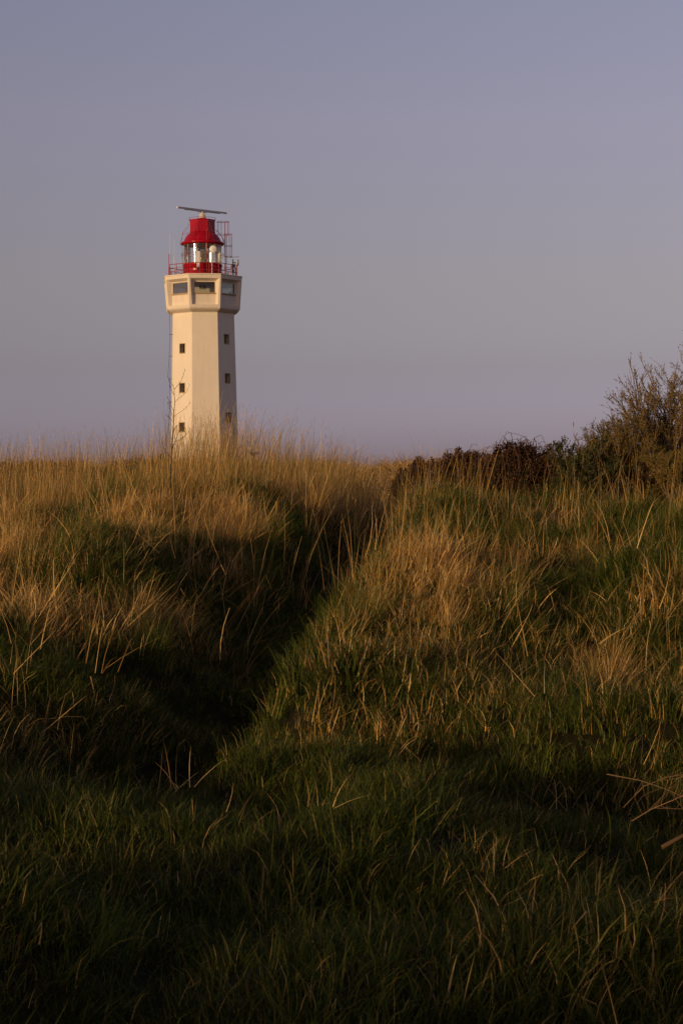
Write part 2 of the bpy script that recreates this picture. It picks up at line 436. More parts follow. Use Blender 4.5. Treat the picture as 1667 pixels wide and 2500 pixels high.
# gallery slab
gs = MB(); gs.octo([(3.0, zt - .02), (3.99, zt - .0), (4.05, zt + .012), (4.05, zt + .10), (3.98, zt + .13), (0.01, zt + .14)])
gs.build('gallery_slab', M['concrete'], TOWER)
GZ = zt + .14

# railing
rail_R = 3.52
def octp(r, k, z): a = R(22.5 + 45 * k); return Vector((r * math.cos(a), r * math.sin(a), z))
rl = empty('railing', (0, 0, 0), 0, TOWER)
pm = MB(); pm.tube([(0, 0, -.0), (0, 0, 1.06)], .030, 6); pm_me = pm.mesh('post', M['redrail'])
for k in range(8):
    a, b = octp(rail_R, k, GZ), octp(rail_R, k + 1, GZ)
    for j in range(3):
        link('post', pm_me, rl, a.lerp(b, j / 3))
rb = MB()
for h, r_ in ((1.05, .032), (.70, .022), (.36, .022)):
    for k in range(8):
        rb.tube([octp(rail_R, k, GZ + h), octp(rail_R, k + 1, GZ + h)], r_, 6)
rb.build('rail', M['redrail'], rl)
for k in range(8):
    a, b = octp(rail_R, k, GZ), octp(rail_R, k + 1, GZ)
    for j in (1, 2):
        p0 = a.lerp(b, j / 3); inw = Vector((-p0.x, -p0.y, 0)).normalized()
        kb = MB(); kb.tube([p0 + Vector((0, 0, .7)), p0 + inw * .45 + Vector((0, 0, .02))], .018, 5); kb.build('brace', M['redrail'], rl)

# lantern
LR = 1.87
lantern = empty('lantern', (0, 0, 0), 0, TOWER)
dr = MB(); dr.lathe([(LR + .03, GZ - .002), (LR + .03, GZ + .08), (LR, GZ + .1), (LR, Z(19.62)), (LR + .05, Z(19.66)), (LR + .05, Z(19.74)), (LR - .05, Z(19.75)), (.2, Z(19.75))], 72)
dr.build('drum', M['red'], lantern)
bands = MB()
for zz in (Z(18.95), Z(19.3)): bands.lathe([(LR - .004, zz - .03), (LR + .022, zz - .03), (LR + .022, zz + .03), (LR - .004, zz + .03)], 72)
bands.build('drum_band', M['red'], lantern)
dd = MB()
for a_ in (-90 + 28,):
    for (aa, bb) in ((a_ - 11, a_ + 11),):
        dd.lathe([(LR + .025, GZ + .12), (LR + .05, GZ + .12), (LR + .05, Z(19.6)), (LR + .025, Z(19.6))], 8, R(aa), R(bb))
dd.build('door', M['red'], lantern)
NP = 12
gp = MB(); gp.lathe([(LR - .03, Z(19.76)), (LR - .03, Z(21.62))], 8, R(.7), R(360 / NP - .7)); gp_me = gp.mesh('glass_pane', M['lanternglass'])
gb = MB(); gb.box(LR - .06, LR - .005, -.02, .02, Z(19.75), Z(21.62)); gb_me = gb.mesh('glazing_bar', M['cream_metal'])
for k in range(NP):
    link('glass_pane', gp_me, lantern, (0, 0, 0), R(360 / NP * k + 8)); link('glazing_bar', gb_me, lantern, (0, 0, 0), R(360 / NP * k + 8))
ro = MB()
ro.lathe([(1.75, Z(21.60)), (LR + .02, Z(21.60)), (2.05, Z(21.66)), (2.13, Z(21.74)), (2.13, Z(21.82)), (2.02, Z(21.90)), (1.90, Z(21.93)), (1.83, Z(22.0)), (1.76, Z(22.15)), (1.65, Z(22.36)), (1.52, Z(22.53)), (1.38, Z(22.67)), (1.26, Z(22.79)), (1.20, Z(22.86))], 72)
roof = ro.build('roof', M['red'], lantern, fix=False)
ceil_ = MB(); ceil_.lathe([(LR - .07, Z(21.58)), (1.2, Z(21.95)), (.3, Z(22.2)), (.01, Z(22.2))], 40); ceil_.build('lantern_ceiling', M['cream_metal'], lantern)
cu = MB(); cu.octo([(1.28, Z(22.80)), (1.33, Z(22.84)), (1.33, Z(22.90)), (1.29, Z(22.92)), (1.29, Z(23.98)), (1.33, Z(23.99)), (1.33, Z(24.05)), (.95, Z(24.06)), (.01, Z(24.07))])
cu.build('cupola', M['red'], lantern, rz=R(0))
hd = MB(); hd.octo([(.45, Z(24.06)), (.45, Z(24.24)), (.38, Z(24.27)), (.01, Z(24.27))]); hd.build('cupola_hood', M['red'], lantern)
tr_ = MB()
for k in range(8): tr_.tube([octp(1.36, k, Z(24.0)), octp(1.36, k, Z(24.22))], .014, 5); tr_.tube([octp(1.36, k, Z(24.22)), octp(1.36, k + 1, Z(24.22))], .016, 5)
tr_.build('cupola_rail', M['redrail'], lantern)
# lens inside
ln = MB()
prof = [(.28, Z(19.95))]
for i in range(14):
    zz = 20.0 + i * .095; b_ = .52 - .22 * ((i - 6.5) / 6.5) ** 2
    prof += [(b_, Z(zz)), (b_ + .05, Z(zz + .05)), (b_, Z(zz + .09))]
prof.append((.25, Z(21.36)))
ln.lathe(prof, 32); ln.build('lens', M['lens'], lantern, fix=False)
lp = MB(); lp.lathe([(.34, Z(19.76)), (.34, Z(19.9)), (.24, Z(19.95)), (.07, Z(19.96)), (.07, Z(20.6)), (.13, Z(20.62)), (.13, Z(20.85)), (.05, Z(20.9)), (.01, Z(20.9))], 20); lp.build('lamp', M['cream_metal'], lantern)
lr2 = MB()
for a_ in (20, 110, 200, 290): lr2.tube([(.6 * math.cos(R(a_)), .6 * math.sin(R(a_)), Z(19.76)), (.6 * math.cos(R(a_)), .6 * math.sin(R(a_)), Z(21.5))], .03, 6)
for zz in (19.95, 21.4): lr2.lathe([(.57, Z(zz)), (.63, Z(zz)), (.63, Z(zz) + .05), (.57, Z(zz) + .05), (.57, Z(zz))], 32)
lr2.build('lens_frame', M['cable'], lantern)
# hand rails and guard rods round the glass
gr = MB()
for zz, r_ in ((20.72, .018), (20.5, .010)):
    gr.lathe([(LR + .16 + .0, Z(zz)), (LR + .16 + r_ * 2, Z(zz)), (LR + .16 + r_ * 2, Z(zz) + r_ * 2), (LR + .16, Z(zz) + r_ * 2), (LR + .16, Z(zz))], 60)
gr.build('lantern_handrail', M['redrail'], lantern)
# local direction helper: azimuth measured from the face that looks at the viewer, + to the right
def pol(r, az, z): a = R(az) - math.pi / 2 + R(-3); return Vector((r * math.cos(a), r * math.sin(a), z))
def rods(name, items, m_=M['redrail'], par=lantern, n=6):
    mb = MB()
    for pts, r_ in items: mb.tube(pts, r_, n)
    return mb.build(name, m_, par)
azx = lambda x, r: math.degrees(math.asin(max(-1, min(1, x / r))))
GX = lambda zx: (zx - 735) / 178.2       # measured offset from the lantern axis
GY = lambda zy: Z((1140 - (490 + zy / 7.127)) / 25.0)
for gx_, r_, z0, z1, th in ((480, 1.98, 600, 1285, .016), (808, 2.02, 540, 1285, .032), (650, 2.03, 590, 900, .013), (465, 2.02, 850, 1080, .016)):
    a_ = azx(GX(gx_), r_)
    rods('guard_rod', [([pol(r_, a_, GY(z1) if z1 < 1200 else GZ), pol(r_, a_, GY(z0))], th)])
# roof ladders: lattice frames standing off the dome on three sides
def lattice(az):
    it = []
    for da in (-6, 6):
        prof_ = [(2.10, 21.95), (1.95, 22.62), (1.92, 22.80), (1.42, 23.45), (1.31, 23.7)]
        it.append(([pol(r_, az + da, Z(z_)) for r_, z_ in prof_], .016))
    for r_, z_ in ((2.05, 22.2), (1.95, 22.62), (1.7, 23.1), (1.5, 23.35)):
        it.append(([pol(r_, az - 6, Z(z_)), pol(r_, az + 6, Z(z_))], .012))
    it.append(([pol(1.95, az, Z(22.62)), pol(1.3, az, Z(22.9))], .012)); it.append(([pol(1.95, az, Z(22.62)), pol(1.3, az, Z(23.25))], .012)); it.append(([pol(2.08, az, Z(22.0)), pol(1.3, az, Z(22.95))], .012))
    rods('roof_ladder', it)
for az in (-84, -30, 24, 150): lattice(az)
rods('roof_handrail', [([pol(r_, az, Z(z_)) for r_, z_ in ((1.32, 23.1), (1.55, 22.93), (1.8, 22.6), (2.0, 22.25), (2.12, 21.9))], .022) for az in (74, 84, 94)])
# caged ladder on the right
cage = []
def cage_seg(x0, x1, depth, z0, z1, rings, par_name):
    it = []
    cx, w = (x0 + x1) / 2, (x1 - x0) / 2
    for a_ in range(0, 360, 36):
        it.append(([(cx + w * math.cos(R(a_)), depth + w * .8 * math.sin(R(a_)), z0), (cx + w * math.cos(R(a_)), depth + w * .8 * math.sin(R(a_)), z1)], .013))
    for z_ in rings:
        it.append(([(cx + w * math.cos(R(a_)), depth + w * .8 * math.sin(R(a_)), z_) for a_ in range(0, 361, 24)], .017))
    rods(par_name, it, M['redrail'], lantern, 5)
cage_seg(1.45, 2.62, .2, GY(590), GY(362), (GY(362), GY(590)), 'ladder_cage')
cage_seg(2.10, 2.86, -.2, GY(975), GY(585), (GY(585), GY(790), GY(972)), 'ladder_cage')
it = [([(2.20, -.25, GZ), (2.20, -.25, GY(600))], .045), ([(2.20, .15, GZ), (2.20, .15, GY(380))], .022), ([(1.3, .0, GY(372)), (2.6, .0, GY(372))], .02)]
zz = GZ + .2
while zz < GY(380): it.append(([(2.20, -.25 if zz < GY(610) else -.1, zz), (2.20, .15, zz)], .012)); zz += .28
rods('ladder', it, M['redrail'], lantern)

# radar
radar = empty('radar', (0, 0, Z(24.27)), 0, TOWER)
pd = MB(); pd.lathe([(.36, -.21), (.36, .02), (.30, .05), (.30, .30), (.24, .33)], 20); pd.lathe([(.24, .33), (.17, .42), (.17, .58), (.01, .6)], 16); pd.build('pedestal', M['cream_metal'], radar)
gbx = MB(); gbx.box(.10, .36, -.18, .2, .05, .42); gbx.build('gearbox', M['grey'], radar)
ang = R(39 - 7.8 + 2)
scan = empty('scanner', (0, 0, .60), 0, radar)
bar_m = Matrix.Rotation(ang, 4, 'Z')
br = MB(); br.box(-2.80, 2.88, -.07, .09, .06, .22, bar_m); br.box(-2.1, 2.1, -.05, .07, -.01, .06, bar_m); br.box(-.5, .5, -.09, .1, -.06, -.01, bar_m)
bo = br.build('scanner_bar', M['grey'], radar); bo.location = (0, 0, .62)
bpy.data.objects.remove(scan)
for xa_, xb_ in ((-2.95, -2.80), (2.88, 2.96)):
    ec = MB(); ec.box(xa_, xb_, -.075, .095, .05, .225, bar_m); e2 = ec.build('end_cap', M['white'], radar); e2.location = (0, 0, .62)

# antennas on the gallery
def dish(loc, face, rad, mats, name='dish_antenna'):
    mb = MB(); mb.lathe([(.01, -.16), (rad * .55, -.13), (rad * .9, -.05), (rad, 0), (rad, .06), (rad * .96, .075), (.01, .09)], 28)
    o = mb.build(name, mats, TOWER, loc); o.rotation_euler = Vector(face).to_track_quat('Z', 'Y').to_euler(); return o
vdir = pol(1, 0, 0)
p_d = pol(2.45, azx(GX(915), 2.45), GY(895)); d1 = dish(p_d, vdir, .345, M['white'])
sq = MB(); q0 = p_d - vdir * .28; q0 = Vector((q0.x - .12, q0.y, 0)); sq.tube([(q0.x, q0.y, GZ), (q0.x, q0.y, GY(1070))], .035, 8); sq.tube([(q0.x, q0.y, GY(1070)), (q0.x, q0.y, GY(905))], .13, 12)
sq.build('antenna_mast', M['white'], TOWER)
pa = MB(); q1 = pol(2.5, azx(GX(662), 2.5), 0); pa.box(q1.x - .155, q1.x + .155, q1.y - .08, q1.y + .08, GY(1205), GY(935)); pa.build('panel_antenna', M['white'], TOWER)
pa2 = MB(); pa2.tube([(q1.x, q1.y + .05, GZ), (q1.x, q1.y + .05, GY(900))], .035, 8); pa2.box(q1.x - .1, q1.x + .1, q1.y - .08, q1.y + .08, GY(1260), GY(1212)); pa2.build('antenna_bracket', M['black'], TOWER)
q2 = Vector((GX(1255) - .05, -1.0, 0))
d2 = dish(Vector((GX(1325), -1.1, GY(1095))), Vector((1, -.25, 0)), .32, M['grey'])
bk = MB(); bk.tube([(q2.x, q2.y, GZ), (q2.x, q2.y, GY(1035))], .055, 8); bk.box(q2.x - .12, q2.x + .22, q2.y - .1, q2.y + .1, GY(1180), GY(1120)); bk.box(q2.x - .1, q2.x + .12, q2.y - .12, q2.y + .05, GY(1270), GY(1215)); bk.tube([(q2.x, q2.y, GY(1095)), (GX(1320), -1.1, GY(1095))], .05, 8)
bk.build('antenna_bracket', M['black'], TOWER)
rods('boom_antenna', [([(GX(1135), -.4, GY(985)), (GX(1240), -.4, GY(988))], .045), ([(GX(1240), -.4, GY(988)), (GX(1358), -.4, GY(975))], .03), ([(GX(1150), -.4, GZ), (GX(1150), -.4, GY(960))], .03)], M['cream_metal'], TOWER)
for x_, y0_, y1_, th, dep in ((168, 1150, 930, .032, -1.2), (168, 930, 630, .016, -1.2), (237, 1290, 1000, .026, -1.6), (237, 1000, 750, .014, -1.6), (380, 1290, 880, .018, -1.0), (320, 1150, 1010, .010, .6), (360, 1150, 1010, .010, .9)):
    rods('whip_antenna', [([(GX(x_), dep, max(GZ, GY(y0_))), (GX(x_), dep, GY(y1_))], th)], M['white'] if x_ != 380 else M['cable'], TOWER)
rods('whip_antenna', [([(GX(380), -1.0, GY(885)), (GX(360), -1.0, GY(820)), (GX(335), -1.0, GY(755)), (GX(350), -1.0, GY(740))], .012)], M['cable'], TOWER)
rods('corner_mast', [([(-3.30, -1.35, GZ), (-3.30, -1.35, GY(960))], .035), ([(-3.22, -1.5, GZ), (-3.22, -1.5, GZ + .8)], .07)], M['redrail'], TOWER)
# lightning conductor hanging off the left side
cpts = [pol(3.72, -66, Z(15.2)), pol(3.45, -68, Z(14.8))] + [Vector((-3.28 - (14.6 - z_) * .012 + .05 * math.sin(z_ * 1.1), -1.0, Z(z_))) for z_ in (14.5, 12.5, 10, 8, 6, 4, 2, 0, -2)]
cb = MB(); cb.tube(cpts, .022, 5)
for z_ in (12.9, 10.8, 8.6, 6.4): cb.tube([(-3.3 - (14.6 - z_) * .012, -1.0, Z(z_)), (-2.9, -1.0, Z(z_))], .025, 5)
cb.build('lightning_conductor', M['cable'], TOWER)

# ------------------------------------------------------------------ grass
def blades(n, rad, L, W, tilt, curve, segs=3, lean=(0, 0), seed=0, head=0.0, kink=0.0):
    r = np.random.default_rng(seed)
    a = r.random(n) * 2 * np.pi; d = rad * np.sqrt(r.random(n))
    bx_, by_ = d * np.cos(a), d * np.sin(a)
    h = a + r.normal(0, .9, n)
    ln_ = r.uniform(L[0], L[1], n); w = r.uniform(W[0], W[1], n)
    t0 = np.abs(r.normal(0, tilt, n)); kap = np.abs(r.normal(curve, curve * .6, n))
    kn = (r.random(n) < kink) * r.uniform(.8, 1.8, n)
    tw_ = r.random(n) * np.pi
    wx, wy = np.cos(h + np.pi / 2), np.sin(h + np.pi / 2)
    # width axis: mostly sideways, some twisted
    pos = np.stack([bx_, by_, np.full(n, -.03)], -1)
    rows, ts = [], []
    wdir = np.stack([np.cos(tw_), np.sin(tw_), np.zeros(n)], -1)
    for s in range(segs + 1):
        f = s / segs
        prof = (1 - f) ** .6 if head == 0 else (1.0 if f < .99 else .3)
        ww = (w * max(prof, .06))[:, None] * wdir * .5
        rows.append((pos - ww, pos + ww)); ts.append(f)
        th = t0 + kap * f + kn * (f > .55)
        st = (ln_ / segs)[:, None]
        pos = pos + st * np.stack([np.sin(th) * np.cos(h), np.sin(th) * np.sin(h), np.cos(th)], -1)
    k = segs + 1
    V = np.empty((n, 2 * k, 3)); T = np.empty((n, 2 * k))
    for i, (l_, r_) in enumerate(rows):
        V[:, 2 * i] = l_; V[:, 2 * i + 1] = r_; T[:, 2 * i:2 * i + 2] = ts[i]
    base = np.arange(n)[:, None] * 2 * k
    F = np.concatenate([np.stack([base[:, 0] + 2 * i, base[:, 0] + 2 * i + 1, base[:, 0] + 2 * i + 3, base[:, 0] + 2 * i + 2], -1) for i in range(segs)])
    C = np.stack([np.repeat(r.random(n), 2 * k), T.ravel(), np.repeat(r.random(n), 2 * k)], -1)
    V = V.reshape(-1, 3)
    if head > 0:   # seed head: short wider strips near the tip
        tip0 = (rows[-2][0] + rows[-2][1]) / 2; tip1 = (rows[-1][0] + rows[-1][1]) / 2
        dv = tip1 - tip0; dv /= np.linalg.norm(dv, axis=1)[:, None] + 1e-9
        hv, hf, hc = [], [], []
        nb = len(V)
        for q in range(4):
            o = tip1 - dv * head * (.1 + .25 * q)[..., None] if False else tip1 - dv * (head * (q / 4))
            sd = np.stack([np.cos(tw_ + q * 1.3), np.sin(tw_ + q * 1.3), np.zeros(n)], -1)
            ww = .0016
            a0 = o - sd * ww; a1 = o + sd * ww; b1 = o + dv * head * .4 + sd * ww * 1.4; b0 = o + dv * head * .4 - sd * ww * .2
            hv.append(np.stack([a0, a1, b1, b0], 1).reshape(-1, 3))
            hf.append(nb + q * 4 * n + np.arange(n)[:, None] * 4 + np.arange(4)[None])
            hc.append(np.repeat(np.stack([r.random(n), np.ones(n), np.zeros(n)], -1), 4, 0))
        V = np.concatenate([V] + hv); F = np.concatenate([F] + hf); C = np.concatenate([C] + hc)
    return V, F, C

def proto_set(name, n, fn, material):
    c = bpy.data.collections.new(name + '_kinds')
    for i in range(n):
        parts = fn(i)
        V, F, C, b = [], [], [], 0
        for v_, f_, c_ in parts: V.append(v_); F.append(f_ + b); C.append(c_); b += len(v_)
        me = np_mesh('%s_tuft' % name, np.concatenate(V), np.concatenate(F), material, np.concatenate(C))
        o = bpy.data.objects.new('%s_tuft_%02d' % (name, i), me); c.objects.link(o)
    return c

def rot_eulers(spin, tx, ty):
    """euler of  Ry(tx) Rx(ty) Rz(spin)"""
    cz, sz = np.cos(spin), np.sin(spin); cx, sx = np.cos(ty), np.sin(ty); cy, sy = np.cos(tx), np.sin(tx)
    m00 = cy * cz + sy * sx * sz; m10 = cx * sz; m20 = -sy * cz + cy * sx * sz
    m21 = sy * sz + cy * sx * cz; m22 = cy * cx
    return np.stack([np.arctan2(m21, m22), -np.arcsin(np.clip(m20, -1, 1)), np.arctan2(m10, m00)], -1)

def scatter(name, label, coll, pts, rot, scl, tint, nk):
    me = bpy.data.meshes.new(name); me.vertices.add(len(pts)); me.vertices.foreach_set('co', pts.astype(np.float32).ravel())
    def at(nm, ty, v, key='value'):
        a = me.attributes.new(nm, ty, 'POINT'); a.data.foreach_set(key, v.ravel())
    at('rot', 'FLOAT_VECTOR', rot.astype(np.float32), 'vector'); at('scl', 'FLOAT_VECTOR', scl.astype(np.float32), 'vector')
    at('tint', 'FLOAT', tint.astype(np.float32)); at('pick', 'INT', rng.integers(0, nk, len(pts)).astype(np.int32))
    me.update()
    o = link(name, me); tag(o, label, name.replace('_', ' '), kind='stuff')
    ng = bpy.data.node_groups.new(name, 'GeometryNodeTree')
    ng.interface.new_socket('Geometry', in_out='INPUT', socket_type='NodeSocketGeometry')
    ng.interface.new_socket('Geometry', in_out='OUTPUT', socket_type='NodeSocketGeometry')
    n, l = ng.nodes, ng.links
    gi, go = n.new('NodeGroupInput'), n.new('NodeGroupOutput')
    ci = n.new('GeometryNodeCollectionInfo'); ci.inputs['Collection'].default_value = coll
    ci.inputs['Separate Children'].default_value = True; ci.inputs['Reset Children'].default_value = True
    ip = n.new('GeometryNodeInstanceOnPoints'); ip.inputs['Pick Instance'].default_value = True
    def named(nm, ty):
        a = n.new('GeometryNodeInputNamedAttribute'); a.data_type = ty; a.inputs['Name'].default_value = nm; return a.outputs['Attribute']
    l.new(gi.outputs[0], ip.inputs['Points']); l.new(ci.outputs[0], ip.inputs['Instance'])
    l.new(named('pick', 'INT'), ip.inputs['Instance Index'])
    er = n.new('FunctionNodeEulerToRotation'); l.new(named('rot', 'FLOAT_VECTOR'), er.inputs[0]); l.new(er.outputs[0], ip.inputs['Rotation'])
    l.new(named('scl', 'FLOAT_VECTOR'), ip.inputs['Scale']); l.new(ip.outputs[0], go.inputs[0])
    md = o.modifiers.new('scatter', 'NODES'); md.node_group = ng
    return o

# fields that say what grows where
def dryness(x, y):
    crest = sstep(18.0, 20.2, y + 1.2 * (vnoise(x, y, 1.5, 8) - .5)) * (1 - .82 * sstep(.4, 1.3, x))
    shoulder = 1.1 * np.exp(-((x - .55 - (y - 12) * .10) / .62) ** 2 - ((y - 12.6) / 2.5) ** 2)
    right = .75 * np.exp(-((x - 1.75) / .45) ** 2 - ((y - 10.5) / 1.6) ** 2)
    leftp = .4 * np.exp(-((x + 2.3) / .8) ** 2 - ((y - 14) / 2) ** 2)
    patch = sstep(.54, .68, vnoise(x, y, .9, 11)) * (.55 + .4 * sstep(8, 13, y))
    patch = patch * (1 - .45 * sstep(.6, 1.4, x))
    d = (np.maximum.reduce([crest, shoulder, right, leftp, patch]) + .02) * (.30 + .70 * sstep(6.5, 10.5, y))
    return np.clip(d * (1 - .8 * trough(x, y)), 0, 1)

def field(n_per, y0, y1, xl=3.0, xr=1.2, keep=None, ymax_w=26):
    """uniform random points over the wedge the camera sees (plus a margin that throws its shadows in)"""
    A = lambda y: .215 * max(y, 0)
    wmax = A(y1) * 2 + xl + xr
    N = int(n_per * wmax * (y1 - y0))
    y = rng.uniform(y0, y1, N); x = rng.uniform(-A(y1) - xl, A(y1) + xr, N)
    a = .215 * np.maximum(y, 0)
    ok = (x > -a - xl) & (x < a + xr)
    x, y = x[ok], y[ok]
    if keep is not None:
        k = rng.random(len(x)) < keep(x, y); x, y = x[k], y[k]
    return x, y

def emit(name, label, coll, nk, x, y, s, lean, tint, sx=1.0, wide=1.0):
    n = len(x)
    z = ground_z(x, y)
    spin = rng.random(n) * 2 * np.pi
    # lean: swept to the right, direction wanders slowly
    w = vnoise(x, y, 1.3, 21) - .5
    tx = lean * (1 + 1.4 * w) + rng.normal(0, .08, n); ty = rng.normal(0, .08, n) + lean * .8 * (vnoise(x, y, 1.1, 22) - .6)
    scatter(name, label, coll, np.stack([x, y, z], -1), rot_eulers(spin, tx, ty), np.stack([s * wide, s * wide, s], -1), tint, nk)

# short lush green sward
c_green = proto_set('green_grass', 6, lambda i: [blades(42, .13, (.08, .26), (.005, .010), .42, 1.1, 3, seed=10 + i, kink=.15), blades(8, .14, (.16, .36), (.004, .008), .3, 1.3, 4, seed=50 + i, kink=.3)], M['grass'])
x, y = field(84, 1, 24, 2.5, 1.5, lambda x, y: .55 + .45 * sstep(.0, .3, vnoise(x, y, .33, 36)))
s = (.6 + .7 * rng.random(len(x))) * (.62 + 1.15 * vnoise(x, y, .42, 31) * vnoise(x, y, 1.6, 35) ** .5) * (1 - .6 * trough(x, y)) * (.60 + .40 * sstep(7, 13, y))
emit('green_grass', 'lush green grass with scattered dry blades covering the near slope and hollow', c_green, 6, x, y, s, .22, dryness(x, y) * .62 + rng.normal(.0, .07, len(x)))
x, y = field(105, 2.5, 16, 1.0, .8, lambda x, y: np.clip(.55 + .45 * sstep(.25, .5, vnoise(x, y, .8, 71)) + 1.6 * np.abs(ground_z(x, y + .12) - ground_z(x, y - .12)) / .24, 0, 1))
emit('short_turf', 'short dense green turf filling the gaps between the tussocks on the near slope', c_green, 6, x, y, .34 + .34 * rng.random(len(x)), .15, np.full(len(x), .04))
# longer half-dry tussock grass, growing in clumps that fountain out and are swept to the right
c_tus = proto_set('tussock_grass', 6, lambda i: [blades(17, .06, (.28, .74), (.0035, .0078), .16, .8, 4, seed=100 + i, kink=.15), blades(6, .07, (.15, .40), (.006, .011), .5, 1.2, 3, seed=140 + i)], M['straw'])
cx_, cy_ = field(4.6, 0, 25, 3.0, 1.5, lambda x, y: np.clip((.22 + 1.0 * dryness(x, y)) * (1 - .96 * trough(x, y)) * (.20 + .80 * sstep(7.5, 11.5, y)), 0, 1))
nc = len(cx_); rt_ = 1 - .4 * sstep(.5, 1.6, cx_) * sstep(13, 17, cy_); m_ = rng.integers(7, 22, nc)
hs_ = rt_ * rng.uniform(.55, 1.15, nc) * (.48 + .47 * sstep(7, 14, cy_)); ld_ = rng.normal(.10, .45, nc); lm_ = rng.uniform(.15, .75, nc); td_ = rng.normal(0, .14, nc); sg_ = rng.uniform(.07, .17, nc)
ix = np.repeat(np.arange(nc), m_); ux, uy = rng.normal(0, 1, len(ix)), rng.normal(0, 1, len(ix))
x, y = cx_[ix] + ux * sg_[ix], cy_[ix] + uy * sg_[ix]
s = hs_[ix] * rng.uniform(.7, 1.1, len(ix)) * (1 - .18 * np.minimum(np.hypot(ux, uy), 2.2))
tx_ = lm_[ix] * np.cos(ld_[ix]) * .8 + ux * .22 + rng.normal(0, .07, len(ix)); ty_ = lm_[ix] * np.sin(ld_[ix]) * .8 - uy * .22 + rng.normal(0, .07, len(ix))
scatter('tussock_grass', 'long tawny tussock grass in clumps swept to the right over the banks', c_tus, np.stack([x, y, ground_z(x, y) + .02], -1), rot_eulers(rng.random(len(x)) * 6.28, tx_, ty_),
        np.repeat(s[:, None], 3, 1), np.clip(.03 + 1.0 * dryness(x, y) + td_[ix], 0, 1.2), 6)
# low dry grass of the field behind the crest
x, y = field(2.2, 26, 80, 2, 2)
scatter('field_grass', 'brown field grass far behind the crest', c_tus, np.stack([x, y, ground_z(x, y)], -1), rot_eulers(rng.random(len(x)) * 6.28, rng.normal(0, .2, len(x)), rng.normal(0, .2, len(x))),
        np.repeat(rng.uniform(.5, 1.0, len(x))[:, None], 3, 1) * np.array([4, 4, 1]), np.full(len(x), .9), 6)
# the same tussocks added on the unseen bank to dapple its shade
N = 3600; q = rng.uniform(5.5, 13.5, N); al = rng.uniform(-20, 6, N)
xb = -q * math.sin(R(SUN_AZ)) + al * math.cos(R(SUN_AZ)); yb = -q * math.cos(R(SUN_AZ)) - al * math.sin(R(SUN_AZ))
ok = (yb < 6) & ~((xb > -.215 * np.maximum(yb, 0) - 1) & (yb > 0)); xb, yb = xb[ok], yb[ok]
x, y, s = xb, yb, rng.uniform(.6, 1.5, len(xb))
emit('shade_bank_grass', 'rough tussock grass on the unseen bank added behind the viewpoint to shade the near slope', c_tus, 6, x, y, s, .38, np.clip(.25 + 1.0 * dryness(x, y) + rng.normal(0, .08, len(x)), 0, 1.2))
# tall straw on the crest with thin seed heads
c_tall = proto_set('tall_straw', 6, lambda i: [blades(15, .16, (.40, .80), (.004, .0075), .12, .25, 4, seed=200 + i, kink=.10), blades(5, .18, (.85, 1.45), (.0028, .0042), .07, .22, 4, seed=240 + i, head=.08), blades(10, .16, (.3, .6), (.003, .006), .3, .9, 4, seed=280 + i, kink=.3)], M['straw'])
def dtall(x, y):
    c = sstep(18.8, 20.1, y) * (1 - .9 * sstep(.3, 1.1, x)) * (1 - .8 * trough(x, y))
    c = np.maximum(c, .04 * sstep(11, 15, y)); return c * (.55 + .6 * vnoise(x, y, .8, 41))
x, y = field(36, 11, 27, 4.0, 1.5, dtall)
s = (.54 + .30 * rng.random(len(x))) * (1 + .16 * np.exp(-((x + 1.5) / 1.0) ** 2)) * (1 - .12 * sstep(0, 1, x))
emit('tall_straw', 'tall upright straw with thin seed heads along the crest in front of the lighthouse', c_tall, 6, x, y, s, .07, np.clip(.8 + rng.normal(0, .12, len(x)), .3, 1.2))
# fallen straw lying over the sward
c_fall = proto_set('fallen_straw', 5, lambda i: [blades(9, .22, (.25, .62), (.004, .008), 1.15, .45, 4, seed=300 + i, kink=.4)], M['straw'])
x, y = field(8, 3, 20, 1.5, 1.2, lambda x, y: (.3 + .7 * dryness(x, y)) * (.35 + .65 * sstep(7, 12, y)))
n = len(x)
scatter('fallen_straw', 'loose pale straws lying bent over the green grass', c_fall, np.stack([x, y, ground_z(x, y) + .12], -1), rot_eulers(rng.random(n) * 6.28, rng.normal(.1, .2, n), rng.normal(0, .2, n)), np.repeat((rng.uniform(.6, 1.2, n) * (.45 + .55 * sstep(6, 13, y)))[:, None], 3, 1), np.full(n, 1.1), 5)

# ------------------------------------------------------------------ woody plants
class Tubes:
    def __init__(s): s.V = []; s.F = []; s.C = []; s.b = 0
    def add(s, pts, rad, n=3, c=None):
        pts = np.asarray(pts, float); k = len(pts)
        d = np.gradient(pts, axis=0); d /= np.linalg.norm(d, axis=1)[:, None] + 1e-9
        ref = np.array([.3, .5, .81]); a = np.cross(d, ref); a /= np.linalg.norm(a, axis=1)[:, None] + 1e-9; b = np.cross(d, a)
        t = np.arange(n) * 2 * np.pi / n
        rad = np.broadcast_to(rad, (k,))
        v = pts[:, None] + rad[:, None, None] * (a[:, None] * np.cos(t)[None, :, None] + b[:, None] * np.sin(t)[None, :, None])
        s.V.append(v.reshape(-1, 3))
        i = np.arange(k - 1)[:, None] * n; j = np.arange(n)[None]; j2 = (j + 1) % n
        s.F.append((np.stack([i + j, i + j2, i + n + j2, i + n + j], -1).reshape(-1, 4)) + s.b)
        s.C.append(np.repeat([[random.random() if c is None else c, 0, 0]], k * n, 0)); s.b += k * n
    def build(s, name, material, parent=None):
        o = link(name, np_mesh(name, np.concatenate(s.V), np.concatenate(s.F), material, np.concatenate(s.C))); 
        if parent: o.parent = parent
        return o
